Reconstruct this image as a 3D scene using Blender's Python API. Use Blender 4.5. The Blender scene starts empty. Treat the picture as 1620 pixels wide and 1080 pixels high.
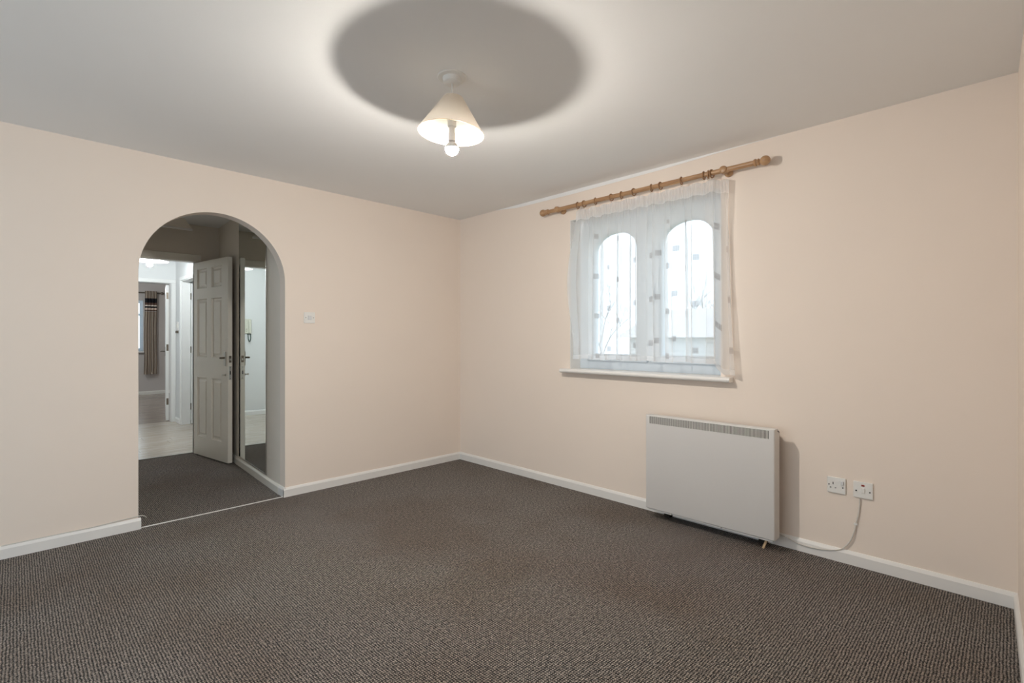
import bpy, bmesh, math, random
from mathutils import Vector, Matrix, noise as mnoise
C = bpy.context.scene.collection
PI = math.pi
# ------------------------------------------------------------------ camera, sky, exposure
cam_d = bpy.data.cameras.new('camera'); cam = bpy.data.objects.new('camera', cam_d); C.objects.link(cam)
cam_d.sensor_width = 36.0; cam_d.lens = 17.5; cam_d.shift_y = -0.00296; cam_d.clip_start = 0.02
cam.location = (0, 0, 1.2095); cam.rotation_euler = (PI/2, 0, -PI/4)
bpy.context.scene.camera = cam
vs = bpy.context.scene.view_settings
vs.view_transform = 'Standard'; vs.look = 'None'; vs.gamma = 1.0; vs.use_curve_mapping = False
vs.exposure = 0.18
BULB = 2350.0          # radiance of the living room bulb
HALL_BULB = 1000.0
SKY = 2.35
w = bpy.data.worlds.new('overcast'); bpy.context.scene.world = w; w.use_nodes = True
nt = w.node_tree; bg = nt.nodes['Background']
tc = nt.nodes.new('ShaderNodeTexCoord'); nz = nt.nodes.new('ShaderNodeTexNoise'); nz.inputs['Scale'].default_value = 1.6
cr = nt.nodes.new('ShaderNodeValToRGB')
cr.color_ramp.elements[0].position = .3; cr.color_ramp.elements[0].color = (.72, .86, 1.0, 1)
cr.color_ramp.elements[1].position = .75; cr.color_ramp.elements[1].color = (.86, .93, 1.0, 1)
nt.links.new(tc.outputs['Generated'], nz.inputs['Vector']); nt.links.new(nz.outputs['Fac'], cr.inputs['Fac'])
nt.links.new(cr.outputs['Color'], bg.inputs['Color']); bg.inputs['Strength'].default_value = SKY

def portal(name, loc, rot, sx, sy):          # guides sampling of sky light through a modelled opening
    d = bpy.data.lights.new(name, 'AREA'); d.shape = 'RECTANGLE'; d.size = sx; d.size_y = sy
    d.cycles.is_portal = True
    o = bpy.data.objects.new(name, d); C.objects.link(o); o.location = loc; o.rotation_euler = rot
portal('daylight_portal_living', (3.44, 1.9035, 1.565), (0, PI/2, 0), 1.2, 1.22)
portal('daylight_portal_added_back', (-2.68, 2.1, 1.2), (0, -PI/2, 0), 2.2, 3.0)
portal('daylight_portal_near', (-1.475, -.33, 1.17), (PI/2, 0, 0), 1.75, 2.15)
portal('daylight_portal_bedroom', (1.07, 13.36, 1.48), (-PI/2, 0, 0), 1.75, 1.07)
portal('daylight_portal_bedroom_side', (-.66, 11.0, 1.45), (0, -PI/2, 0), 1.3, 1.9)

# ------------------------------------------------------------------ helpers
def mat(name, col, rough=.6, spec=.3, metal=0, bump=0, bscale=200, bdist=.001, var=0, vscale=3, emit=None, coat=0):
    m = bpy.data.materials.new(name); m.use_nodes = True
    n = m.node_tree; b = n.nodes['Principled BSDF']
    b.inputs['Base Color'].default_value = (*col, 1); b.inputs['Roughness'].default_value = rough
    b.inputs['Specular IOR Level'].default_value = spec; b.inputs['Metallic'].default_value = metal
    b.inputs['Coat Weight'].default_value = coat
    t = n.nodes.new('ShaderNodeTexCoord')
    if var:
        z = n.nodes.new('ShaderNodeTexNoise'); z.inputs['Scale'].default_value = vscale; z.inputs['Detail'].default_value = 4
        mx = n.nodes.new('ShaderNodeMix'); mx.data_type = 'RGBA'
        mx.inputs['A'].default_value = (*[c*(1-var) for c in col], 1); mx.inputs['B'].default_value = (*[min(1, c*(1+var*.6)) for c in col], 1)
        n.links.new(t.outputs['Object'], z.inputs['Vector']); n.links.new(z.outputs['Fac'], mx.inputs['Factor'])
        n.links.new(mx.outputs['Result'], b.inputs['Base Color'])
    if bump:
        z = n.nodes.new('ShaderNodeTexNoise'); z.inputs['Scale'].default_value = bscale; z.inputs['Detail'].default_value = 3
        bp = n.nodes.new('ShaderNodeBump'); bp.inputs['Strength'].default_value = bump; bp.inputs['Distance'].default_value = bdist
        n.links.new(t.outputs['Object'], z.inputs['Vector']); n.links.new(z.outputs['Fac'], bp.inputs['Height'])
        n.links.new(bp.outputs['Normal'], b.inputs['Normal'])
    if emit:
        b.inputs['Emission Color'].default_value = (*emit[0], 1); b.inputs['Emission Strength'].default_value = emit[1]
    return m
M = {}
M['wall'] = mat('cream_paint', (.86, .75, .655), .75, .25, bump=.15, bscale=260, bdist=.0006, var=.02)
M['lobbywall'] = mat('lobby_taupe_paint', (.78, .71, .62), .75, .25, bump=.15, bscale=260, bdist=.0006, var=.02)
M['hallwall'] = mat('hall_white_paint', (.74, .75, .745), .7, .25, var=.02)
M['bedwall'] = mat('bedroom_taupe_paint', (.60, .54, .50), .8, .2, var=.02)
M['ceil'] = mat('ceiling_paint', (.88, .87, .855), .85, .2, bump=.2, bscale=150, bdist=.0008, var=.015)
M['gloss'] = mat('white_gloss_paint', (.83, .805, .77), .35, .5, var=.03, vscale=9)
M['doorpaint'] = mat('aged_cream_gloss_paint', (.85, .81, .73), .32, .5, var=.05, vscale=5)
M['hallgloss'] = mat('hall_white_gloss', (.82, .82, .80), .35, .5)
M['upvc'] = mat('upvc_daylight_blue', (.80, .87, .93), .3, .5)  # blue cast of daylight through the voile is put into this colour
M['plastic'] = mat('white_plastic', (.82, .80, .76), .35, .5)
M['greyplastic'] = mat('grey_rocker_plastic', (.70, .70, .70), .35, .5)
M['hole'] = mat('dark_slot', (.02, .02, .02), .6, .2)
M['red'] = mat('red_neon_window', (.30, .03, .02), .3, .5)
M['metal'] = mat('brushed_nickel', (.52, .50, .46), .32, .5, metal=1)
M['darkmetal'] = mat('tarnished_steel', (.17, .14, .11), .4, .5, metal=.7)
M['heater'] = mat('heater_enamel', (.68, .655, .63), .45, .45, var=.03, vscale=4)
M['heatertop'] = mat('heater_grille_enamel', (.74, .72, .68), .45, .4)
M['heaterdark'] = mat('heater_inner_dark', (.04, .034, .028), .7, .2)
M['cable'] = mat('white_flex', (.66, .62, .56), .5, .4)
M['brass'] = mat('hook_brass', (.45, .38, .28), .4, .5, metal=.8)
M['intercom'] = mat('intercom_ivory_plastic', (.66, .66, .56), .4, .4)
M['green'] = mat('dark_green_cord', (.03, .07, .05), .5, .3)
M['sidewall'] = M['wall']

def wood(name, c1, c2, scale=(4, 40, 40), rough=.4):
    m = bpy.data.materials.new(name); m.use_nodes = True; n = m.node_tree; b = n.nodes['Principled BSDF']
    t = n.nodes.new('ShaderNodeTexCoord'); mp = n.nodes.new('ShaderNodeMapping'); mp.inputs['Scale'].default_value = scale
    z = n.nodes.new('ShaderNodeTexNoise'); z.inputs['Scale'].default_value = 1; z.inputs['Detail'].default_value = 5
    oi = n.nodes.new('ShaderNodeObjectInfo'); ad = n.nodes.new('ShaderNodeVectorMath'); ad.operation = 'ADD'
    sc = n.nodes.new('ShaderNodeMath'); sc.operation = 'MULTIPLY'; sc.inputs[1].default_value = 57
    r = n.nodes.new('ShaderNodeValToRGB'); r.color_ramp.elements[0].position = .35; r.color_ramp.elements[1].position = .68
    r.color_ramp.elements[0].color = (*c1, 1); r.color_ramp.elements[1].color = (*c2, 1)
    n.links.new(t.outputs['Object'], mp.inputs['Vector']); n.links.new(oi.outputs['Random'], sc.inputs[0])
    n.links.new(mp.outputs['Vector'], ad.inputs[0]); n.links.new(sc.outputs['Value'], ad.inputs[1])
    n.links.new(ad.outputs['Vector'], z.inputs['Vector']); n.links.new(z.outputs['Fac'], r.inputs['Fac'])
    n.links.new(r.outputs['Color'], b.inputs['Base Color']); b.inputs['Roughness'].default_value = rough
    return m
M['pole'] = wood('varnished_pine', (.36, .195, .095), (.52, .315, .165), (50, 5, 50), .35)
M['ringwood'] = wood('ring_wood', (.30, .15, .065), (.42, .23, .11), (60, 60, 60), .4)
M['plank'] = wood('pale_oak_laminate', (.42, .36, .29), (.60, .53, .45), (3, 30, 30), .22)
M['plankdark'] = wood('brown_oak_laminate', (.26, .20, .16), (.42, .35, .29), (3, 30, 30), .22)
M['peg'] = wood('raw_pine', (.55, .38, .22), (.65, .46, .28), (30, 30, 8), .6)

def carpet():
    m = bpy.data.materials.new('ribbed_loop_carpet'); m.use_nodes = True; n = m.node_tree; b = n.nodes['Principled BSDF']
    L = n.links.new
    def node(t, **k):
        x = n.nodes.new(t)
        for a, v in k.items(): setattr(x, a, v)
        return x
    def mth(op, a, bb=None, clamp=False):
        x = node('ShaderNodeMath', operation=op, use_clamp=clamp)
        for i, v in enumerate((a, bb)):
            if v is None: continue
            if isinstance(v, (int, float)): x.inputs[i].default_value = v
            else: L(v, x.inputs[i])
        return x.outputs['Value']
    t = node('ShaderNodeTexCoord')
    nz = node('ShaderNodeTexNoise'); nz.inputs['Scale'].default_value = 28; nz.inputs['Detail'].default_value = 2
    L(t.outputs['Object'], nz.inputs['Vector'])
    s1 = node('ShaderNodeVectorMath', operation='SUBTRACT'); L(nz.outputs['Color'], s1.inputs[0]); s1.inputs[1].default_value = (.5, .5, .5)
    s2 = node('ShaderNodeVectorMath', operation='SCALE'); L(s1.outputs['Vector'], s2.inputs[0]); s2.inputs['Scale'].default_value = .009
    s3 = node('ShaderNodeVectorMath', operation='ADD'); L(t.outputs['Object'], s3.inputs[0]); L(s2.outputs['Vector'], s3.inputs[1])
    sp = node('ShaderNodeSeparateXYZ'); L(s3.outputs['Vector'], sp.inputs[0])
    P = .0100
    ax = mth('MULTIPLY', sp.outputs['X'], 2*PI/P); ay = mth('MULTIPLY', sp.outputs['Y'], 2*PI/P)
    hx = mth('MULTIPLY_ADD', mth('SINE', ax), .5); n.nodes[-1].inputs[2].default_value = .5
    hx_n = [x for x in n.nodes if x.type == 'MATH' and x.operation == 'MULTIPLY_ADD'][-1]; hx_n.inputs[2].default_value = .5
    hy = mth('MULTIPLY_ADD', mth('SINE', ay), .5)
    hy_n = [x for x in n.nodes if x.type == 'MATH' and x.operation == 'MULTIPLY_ADD'][-1]; hy_n.inputs[2].default_value = .5
    h = mth('POWER', mth('MULTIPLY', hx, hy), .7)
    fl = node('ShaderNodeTexNoise'); fl.inputs['Scale'].default_value = 210; fl.inputs['Detail'].default_value = 2
    L(t.outputs['Object'], fl.inputs['Vector'])
    big = node('ShaderNodeTexNoise'); big.inputs['Scale'].default_value = 1.3; big.inputs['Detail'].default_value = 5
    L(t.outputs['Object'], big.inputs['Vector'])
    ramp = node('ShaderNodeValToRGB'); e = ramp.color_ramp.elements
    e[0].position = .16; e[0].color = (.010, .008, .007, 1); e[1].position = .84; e[1].color = (.66, .57, .495, 1)
    sk = node('ShaderNodeTexNoise'); sk.inputs['Scale'].default_value = 75; sk.inputs['Detail'].default_value = 3; L(t.outputs['Object'], sk.inputs['Vector'])
    hm = mth('ADD', mth('MULTIPLY', h, .60), mth('ADD', mth('MULTIPLY', mth('SUBTRACT', fl.outputs['Fac'], .42), 1.3), mth('MULTIPLY', mth('SUBTRACT', sk.outputs['Fac'], .47), .9)), True)
    L(hm, ramp.inputs['Fac'])
    st = node('ShaderNodeValToRGB'); e = st.color_ramp.elements
    e[0].position = .36; e[0].color = (.84, .76, .69, 1); e[1].position = .56; e[1].color = (1.0, 1.0, 1.0, 1)
    L(big.outputs['Fac'], st.inputs['Fac'])
    mx = node('ShaderNodeMix', data_type='RGBA', blend_type='MULTIPLY'); mx.inputs['Factor'].default_value = 1
    L(ramp.outputs['Color'], mx.inputs['A']); L(st.outputs['Color'], mx.inputs['B'])
    L(mx.outputs['Result'], b.inputs['Base Color'])
    bp = node('ShaderNodeBump'); bp.inputs['Strength'].default_value = 1; bp.inputs['Distance'].default_value = .006
    L(mth('ADD', h, mth('MULTIPLY', fl.outputs['Fac'], .5)), bp.inputs['Height']); L(bp.outputs['Normal'], b.inputs['Normal'])
    b.inputs['Roughness'].default_value = .9; b.inputs['Specular IOR Level'].default_value = .25
    b.inputs['Sheen Weight'].default_value = .12; b.inputs['Sheen Roughness'].default_value = .4
    return m
M['carpet'] = carpet()

def mix_shader(name, build):
    m = bpy.data.materials.new(name); m.use_nodes = True; n = m.node_tree
    n.nodes.remove(n.nodes['Principled BSDF']); out = n.nodes['Material Output']
    n.links.new(build(n), out.inputs['Surface']); return m
def glass_b(n):
    tr = n.nodes.new('ShaderNodeBsdfTransparent'); tr.inputs[0].default_value = (.96, .98, .98, 1)
    gl = n.nodes.new('ShaderNodeBsdfGlossy'); gl.inputs['Roughness'].default_value = .02
    fr = n.nodes.new('ShaderNodeFresnel'); fr.inputs[0].default_value = 1.25
    mx = n.nodes.new('ShaderNodeMixShader'); n.links.new(fr.outputs[0], mx.inputs[0]); n.links.new(tr.outputs[0], mx.inputs[1]); n.links.new(gl.outputs[0], mx.inputs[2])
    return mx.outputs[0]
M['glass'] = mix_shader('window_glass', glass_b)
def shade_b(n):
    d = n.nodes.new('ShaderNodeBsdfDiffuse'); d.inputs[0].default_value = (.92, .88, .82, 1)
    t = n.nodes.new('ShaderNodeBsdfTranslucent'); t.inputs[0].default_value = (.96, .91, .84, 1)
    mx = n.nodes.new('ShaderNodeMixShader'); mx.inputs[0].default_value = .62
    n.links.new(d.outputs[0], mx.inputs[1]); n.links.new(t.outputs[0], mx.inputs[2]); return mx.outputs[0]
M['shade'] = mix_shader('cream_card_lampshade', shade_b)
def mirror_b(n):
    g = n.nodes.new('ShaderNodeBsdfGlossy'); g.inputs['Roughness'].default_value = .0; g.inputs['Color'].default_value = (.86, .90, .88, 1); return g.outputs[0]
M['mirror'] = mix_shader('silvered_mirror', mirror_b)
def bulb(name, col, s):
    def b(n):
        e = n.nodes.new('ShaderNodeEmission'); e.inputs[0].default_value = (*col, 1); e.inputs[1].default_value = s; return e.outputs[0]
    return mix_shader(name, b)
M['bulb'] = bulb('lit_bulb_warm', (1, .945, .87), BULB)
M['hallbulb'] = bulb('lit_bulb_cool', (.90, .97, 1.0), HALL_BULB)
def voile_b(n):
    L = n.links.new
    def mth(op, a, b=None, c=None):
        x = n.nodes.new('ShaderNodeMath'); x.operation = op
        for i, v in enumerate((a, b, c)):
            if v is None: continue
            if isinstance(v, (int, float)): x.inputs[i].default_value = v
            else: L(v, x.inputs[i])
        return x.outputs[0]
    uv = n.nodes.new('ShaderNodeUVMap'); uv.uv_map = 'cloth'
    sp = n.nodes.new('ShaderNodeSeparateXYZ'); L(uv.outputs[0], sp.inputs[0])
    U, V = sp.outputs['X'], sp.outputs['Y']
    cu = mth('DIVIDE', U, .105); col = mth('FLOOR', cu); fu = mth('MULTIPLY', mth('FRACT', cu), .105)
    wn = n.nodes.new('ShaderNodeTexWhiteNoise'); wn.noise_dimensions = '1D'; L(col, wn.inputs['W'])
    cv = mth('ADD', mth('DIVIDE', V, .30), wn.outputs['Value']); fv = mth('MULTIPLY', mth('FRACT', cv), .30)
    sq = mth('MULTIPLY', mth('LESS_THAN', fu, .024), mth('LESS_THAN', fv, .038))
    low = mth('MULTIPLY', mth('LESS_THAN', V, .95), mth('LESS_THAN', mth('FRACT', mth('MULTIPLY', wn.outputs['Value'], 37.0)), .62))
    gr = mth('MULTIPLY', mth('GREATER_THAN', mth('FRACT', mth('DIVIDE', U, .0057)), .28), mth('GREATER_THAN', mth('FRACT', mth('DIVIDE', V, .0057)), .28))
    sqv = mth('MULTIPLY', mth('MULTIPLY', sq, low), mth('MULTIPLY_ADD', gr, .4, .6))
    hem = mth('LESS_THAN', V, .032)
    head = mth('GREATER_THAN', V, 1.075)
    f = mth('ADD', mth('ADD', mth('MULTIPLY', sqv, .32), mth('MULTIPLY', hem, .28)), mth('ADD', mth('MULTIPLY', head, .18), .52))
    d = n.nodes.new('ShaderNodeBsdfDiffuse'); t = n.nodes.new('ShaderNodeBsdfTranslucent')
    cm = n.nodes.new('ShaderNodeMix'); cm.data_type = 'RGBA'; cm.inputs['A'].default_value = (.96, .96, .96, 1); cm.inputs['B'].default_value = (.50, .47, .46, 1)
    L(sqv, cm.inputs['Factor']); L(cm.outputs['Result'], d.inputs[0]); L(cm.outputs['Result'], t.inputs[0])
    tr = n.nodes.new('ShaderNodeBsdfTransparent')
    m1 = n.nodes.new('ShaderNodeMixShader'); m1.inputs[0].default_value = .7; L(d.outputs[0], m1.inputs[1]); L(t.outputs[0], m1.inputs[2])
    m2 = n.nodes.new('ShaderNodeMixShader'); L(f, m2.inputs[0]); L(tr.outputs[0], m2.inputs[1]); L(m1.outputs[0], m2.inputs[2])
    return m2.outputs[0]
M['voile'] = mix_shader('white_voile', voile_b)
def striped():
    m = mat('striped_curtain_fabric', (.3, .26, .22), .85, .2); n = m.node_tree; L = n.links.new; b = n.nodes['Principled BSDF']
    uv = n.nodes.new('ShaderNodeUVMap'); uv.uv_map = 'cloth'
    sp = n.nodes.new('ShaderNodeSeparateXYZ'); L(uv.outputs[0], sp.inputs[0])
    # horizontal bands by height
    rb = n.nodes.new('ShaderNodeValToRGB'); rb.color_ramp.interpolation = 'CONSTANT'
    bands = [(0, (1, 1, 1)), (.756, (.12, .07, .05)), (.773, (.75, .60, .50)), (.795, (.02, .018, .02)), (.815, (.80, .70, .62)), (.83, (.14, .08, .06)), (.858, (.015, .014, .018)), (.912, (1, 1, 1))]
    e = rb.color_ramp.elements
    e[0].position = 0; e[0].color = (1, 1, 1, 1); e[1].position = bands[1][0]; e[1].color = (*bands[1][1], 1)
    for p, c in bands[2:]:
        x = e.new(p); x.color = (*c, 1)
    L(sp.outputs['Y'], rb.inputs['Fac'])
    rv = n.nodes.new('ShaderNodeValToRGB'); rv.color_ramp.interpolation = 'CONSTANT'; e = rv.color_ramp.elements
    e[0].color = (.42, .34, .27, 1); e[1].position = .35; e[1].color = (.13, .095, .075, 1)
    x = e.new(.5); x.color = (.50, .40, .31, 1); x = e.new(.8); x.color = (.16, .12, .10, 1)
    fr = n.nodes.new('ShaderNodeMath'); fr.operation = 'FRACT'; mu = n.nodes.new('ShaderNodeMath'); mu.operation = 'MULTIPLY'; mu.inputs[1].default_value = 5
    L(sp.outputs['X'], mu.inputs[0]); L(mu.outputs[0], fr.inputs[0]); L(fr.outputs[0], rv.inputs['Fac'])
    isb = n.nodes.new('ShaderNodeMath'); isb.operation = 'GREATER_THAN'; isb.inputs[1].default_value = .756; L(sp.outputs['Y'], isb.inputs[0])
    is2 = n.nodes.new('ShaderNodeMath'); is2.operation = 'LESS_THAN'; is2.inputs[1].default_value = .912; L(sp.outputs['Y'], is2.inputs[0])
    im = n.nodes.new('ShaderNodeMath'); im.operation = 'MULTIPLY'; L(isb.outputs[0], im.inputs[0]); L(is2.outputs[0], im.inputs[1])
    mx = n.nodes.new('ShaderNodeMix'); mx.data_type = 'RGBA'; L(im.outputs[0], mx.inputs['Factor'])
    L(rv.outputs['Color'], mx.inputs['A']); L(rb.outputs['Color'], mx.inputs['B']); L(mx.outputs['Result'], b.inputs['Base Color'])
    return m
M['striped'] = striped()

def obj(name, bm, m, parent=None, smooth=False, loc=None):
    me = bpy.data.meshes.new(name); bmesh.ops.recalc_face_normals(bm, faces=bm.faces[:]); bm.to_mesh(me); bm.free()
    for x in (m if isinstance(m, (list, tuple)) else [m]): me.materials.append(x)
    if smooth:
        for p in me.polygons: p.use_smooth = True
        me.set_sharp_from_angle(angle=math.radians(35))
    o = bpy.data.objects.new(name, me); C.objects.link(o)
    if loc is not None: o.location = loc
    if parent is not None: o.parent = parent
    return o
def tag(o, label, cat, group=None, kind=None):
    o['label'] = label; o['category'] = cat
    if group: o['group'] = group
    if kind: o['kind'] = kind
    return o
def thing(name, label, cat, loc=(0, 0, 0), rz=0, group=None, kind=None):
    o = bpy.data.objects.new(name, None); C.objects.link(o); o.location = loc; o.rotation_euler = (0, 0, rz)
    o.empty_display_size = .05
    return tag(o, label, cat, group, kind)
def BM(): return bmesh.new()
def box(bm, x0, x1, y0, y1, z0, z1, bev=0, mtx=None, seg=1):
    v = [bm.verts.new(p) for p in ((x0,y0,z0),(x1,y0,z0),(x1,y1,z0),(x0,y1,z0),(x0,y0,z1),(x1,y0,z1),(x1,y1,z1),(x0,y1,z1))]
    f = [bm.faces.new([v[i] for i in q]) for q in ((3,2,1,0),(4,5,6,7),(0,1,5,4),(1,2,6,5),(2,3,7,6),(3,0,4,7))]
    vs_ = v
    if bev:
        es = list({e for q in f for e in q.edges})
        r = bmesh.ops.bevel(bm, geom=es, offset=bev, segments=seg, affect='EDGES', profile=.5)
        vs_ = list({x for q in r['faces'] for x in q.verts} | {x for x in v if x.is_valid})
    if mtx is not None: bmesh.ops.transform(bm, matrix=mtx, verts=[x for x in vs_ if x.is_valid])
    return bm
def B(*a, **k): return box(BM(), *a, **k)
def prism(bm, pts, z0, z1):                  # plan polygon extruded in z
    a = [bm.verts.new((x, y, z0)) for x, y in pts]; b = [bm.verts.new((x, y, z1)) for x, y in pts]
    n = len(pts); bm.faces.new(a[::-1]); bm.faces.new(b)
    for i in range(n): bm.faces.new((a[i], a[(i+1) % n], b[(i+1) % n], b[i]))
    return bm
def lathe(bm, prof, n=32, mtx=None, caps=True):   # profile (r, z)
    rings = []
    for r, z in prof:
        rings.append([bm.verts.new((r*math.cos(2*PI*k/n), r*math.sin(2*PI*k/n), z)) for k in range(n)])
    for a, b in zip(rings, rings[1:]):
        for k in range(n): bm.faces.new((a[k], a[(k+1) % n], b[(k+1) % n], b[k]))
    if caps:
        bm.faces.new(rings[0][::-1]); bm.faces.new(rings[-1])
    if mtx is not None: bmesh.ops.transform(bm, matrix=mtx, verts=[v for r in rings for v in r])
    return bm
def torus(bm, R, r, nR=28, nr=8, mtx=None):
    rings = []
    for i in range(nR):
        a = 2*PI*i/nR
        rings.append([bm.verts.new(((R+r*math.cos(2*PI*k/nr))*math.cos(a), (R+r*math.cos(2*PI*k/nr))*math.sin(a), r*math.sin(2*PI*k/nr))) for k in range(nr)])
    for i in range(nR):
        p, q = rings[i], rings[(i+1) % nR]
        for k in range(nr): bm.faces.new((p[k], q[k], q[(k+1) % nr], p[(k+1) % nr]))
    if mtx is not None: bmesh.ops.transform(bm, matrix=mtx, verts=[v for s in rings for v in s])
    return bm
def smooth_path(pts, k=6):
    P = [Vector(p) for p in pts]; P = [2*P[0]-P[1]] + P + [2*P[-1]-P[-2]]; out = []
    for i in range(1, len(P)-2):
        for j in range(k):
            t = j/k; a, b, c, d = P[i-1], P[i], P[i+1], P[i+2]
            out.append(.5*((2*b)+(c-a)*t+(2*a-5*b+4*c-d)*t*t+(-a+3*b-3*c+d)*t**3))
    out.append(P[-2]); return out
def tube(bm, pts, r, n=8):
    pts = [Vector(p) for p in pts]; rings = []
    for i, p in enumerate(pts):
        t = (pts[min(i+1, len(pts)-1)]-pts[max(i-1, 0)]).normalized()
        up = Vector((0, 0, 1)) if abs(t.z) < .95 else Vector((1, 0, 0))
        a = t.cross(up).normalized(); b = t.cross(a)
        rr = r[i] if isinstance(r, (list, tuple)) else r
        rings.append([bm.verts.new(p+rr*(math.cos(2*PI*k/n)*a+math.sin(2*PI*k/n)*b)) for k in range(n)])
    for a, b in zip(rings, rings[1:]):
        for k in range(n): bm.faces.new((a[k], b[k], b[(k+1) % n], a[(k+1) % n]))
    bm.faces.new(rings[0]); bm.faces.new(rings[-1][::-1]); return bm
def S(name, bm, m, label, cat, **k): return tag(obj(name, bm, m, **k), label, cat, kind='structure')

# ------------------------------------------------------------------ key dimensions
A, Bw, H = 3.175, 3.914, 2.4                 # window wall x, arch wall y, ceiling height
BX = -2.6                                     # wall behind
NS = 1/40.7                                   # slight skew of the near wall
def near_y(x): return -.027-(A-x)*NS
JL, JR, SPR = .558, 1.4627, 1.6335            # arch jambs and springing height
R_ = (JR-JL)/2; CX = (JL+JR)/2
WT = .1
WS = .05
def lob(y): return JR+WS*max(0, y-(Bw+WT))    # lobby right wall plane
DW = 6.05; HX = 1.665; HY = 8.6; BY = 13.2

# floor and ceilings
S('floor', prism(BM(), [(BX-.1, near_y(BX)-.3), (A+.02, -.3), (A+.02, Bw+WT), (lob(DW)+.12, Bw+WT), (lob(DW)+.12, DW+.07), (.35, DW+.07), (.35, Bw+WT), (BX-.1, Bw+WT)], -.12, 0),
  M['carpet'], 'dark grey-brown ribbed loop carpet covering the living room and lobby', 'floor')
S('ceiling', prism(BM(), [(BX-.1, near_y(BX)-.3), (A+.28, -.3), (A+.28, Bw+WT), (BX-.1, Bw+WT)], H, H+.15), M['ceil'],
  'plain white painted ceiling over the living room', 'ceiling')
S('ceiling', B(.2, 1.9, Bw+WT, DW+.1, H, H+.15), M['ceil'], 'shadowed white lobby ceiling seen through the arch', 'ceiling')
S('ceiling', B(-.8, 3.2, DW+.1, HY+.12, H, H+.15), M['ceil'], 'white hallway ceiling beyond the lobby doorway', 'ceiling')
S('ceiling', B(-.8, 3.4, HY+.12, BY+.3, H, H+.15), M['ceil'], 'bedroom ceiling beyond the far doorway', 'ceiling')

# arch wall
bm = BM()
def arch_wall(bm):
    y0, y1 = Bw, Bw+WT; N = 64
    box(bm, BX-.1, JL, y0, y1, 0, H); box(bm, JR, A, y0, y1, 0, H)
    pts = [(CX-R_*math.cos(PI*i/N), SPR+R_*math.sin(PI*i/N)) for i in range(N+1)]
    pts[0] = (JL, SPR); pts[-1] = (JR, SPR)
    f0 = [bm.verts.new((x, y0, z)) for x, z in pts]; f1 = [bm.verts.new((x, y1, z)) for x, z in pts]
    t0 = [bm.verts.new((x, y0, H)) for x, z in pts]; t1 = [bm.verts.new((x, y1, H)) for x, z in pts]
    for i in range(N):
        bm.faces.new((f0[i], f0[i+1], t0[i+1], t0[i])); bm.faces.new((f1[i+1], f1[i], t1[i], t1[i+1]))
        bm.faces.new((f0[i+1], f0[i], f1[i], f1[i+1])); bm.faces.new((t0[i], t0[i+1], t1[i+1], t1[i]))
    return bm
S('wall_left', arch_wall(bm), M['wall'], 'cream painted wall pierced by the round-headed arch', 'wall')

# window wall
WY0, WY1, WZ0, WZ1 = 1.296, 2.511, .967, 2.162
bm = BM(); X1 = A+.27
box(bm, A, X1, -.4, WY0, -.1, H); box(bm, A, X1, WY1, Bw+WT, -.1, H); box(bm, A, X1, WY0, WY1, -.1, WZ0); box(bm, A, X1, WY0, WY1, WZ1, H)
S('wall_right', bm, M['wall'], 'long cream painted wall holding the window and heater', 'wall')
# paint band where the ceiling colour runs down the wall top
bm = BM(); v = [bm.verts.new(p) for x in (A-.003, A) for p in ((x, .9, H), (x, 3.4, H), (x, 3.3, H-.006), (x, 3.1, H-.026), (x, 2.5, H-.03), (x, 1.7, H-.02), (x, 1.2, H-.004))]
bm.faces.new(v[:7]); bm.faces.new(v[7:][::-1])
for i in range(7): bm.faces.new((v[i], v[(i+1) % 7], v[7+(i+1) % 7], v[7+i]))
S('trim_1', bm, M['ceil'], 'white ceiling paint band along the top of the window wall', 'trim')
# near wall and wall behind, with unseen windows added behind the camera for daylight
bm = BM()
def nseg(x0, x1, z0, z1): prism(bm, [(x1, near_y(x1)), (x0, near_y(x0)), (x0, near_y(x0)-.15), (x1, near_y(x1)-.15)], z0, z1)
NX0, NX1 = -2.35, -.6
nseg(NX1, A, 0, H); nseg(BX-.1, NX0, 0, H); nseg(NX0, NX1, 0, .1); nseg(NX0, NX1, 2.25, H)
w5 = thing('added_window_5', 'unseen white framed tall window added behind the viewer for daylight fill', 'window', ((NX0+NX1)/2, near_y(-1.5)-.08, .1), kind='structure')  # added window out of view, lets daylight in to fill the room
b5 = BM(); hw5 = (NX1-NX0)/2-.01
for a, b_ in ((-hw5, -hw5+.06), (-.03, .03), (hw5-.06, hw5)): box(b5, a, b_, -.03, .03, .002, 2.148)
for a, b_ in ((.002, .06), (2.09, 2.148)): box(b5, -hw5, hw5, -.029, .029, a, b_)
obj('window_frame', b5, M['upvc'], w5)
obj('pane', B(-hw5+.06, -.03, -.004, .004, .06, 2.09), M['glass'], w5); obj('pane', B(.03, hw5-.06, -.004, .004, .06, 2.09), M['glass'], w5)
S('wall_near', bm, M['wall'],
  'sliver of cream wall at the right edge of the view', 'wall')
bm = BM(); yy0, yy1 = .6, 3.6
box(bm, BX-.12, BX, near_y(BX)-.1, yy0, -.05, H); box(bm, BX-.12, BX, yy1, Bw+WT, -.05, H); box(bm, BX-.12, BX, yy0, yy1, -.05, .1); box(bm, BX-.12, BX, yy0, yy1, 2.3, H)
S('wall_back', bm, M['wall'], 'cream wall behind the viewer with the added daylight window', 'wall')
wd = thing('added_window_3', 'unseen white framed wide window added behind the viewer for daylight fill', 'window', (BX-.06, 2.1, .1), kind='structure')  # unseen window added for ambient daylight in the living room
bm = BM()
for a, b_ in ((-1.5, -1.44), (-.03, .03), (1.44, 1.5)): box(bm, -.03, .03, a, b_, 0, 2.2)
for a, b_ in ((0, .06), (2.14, 2.2)): box(bm, -.03, .03, -1.44, 1.44, a, b_)
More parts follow.
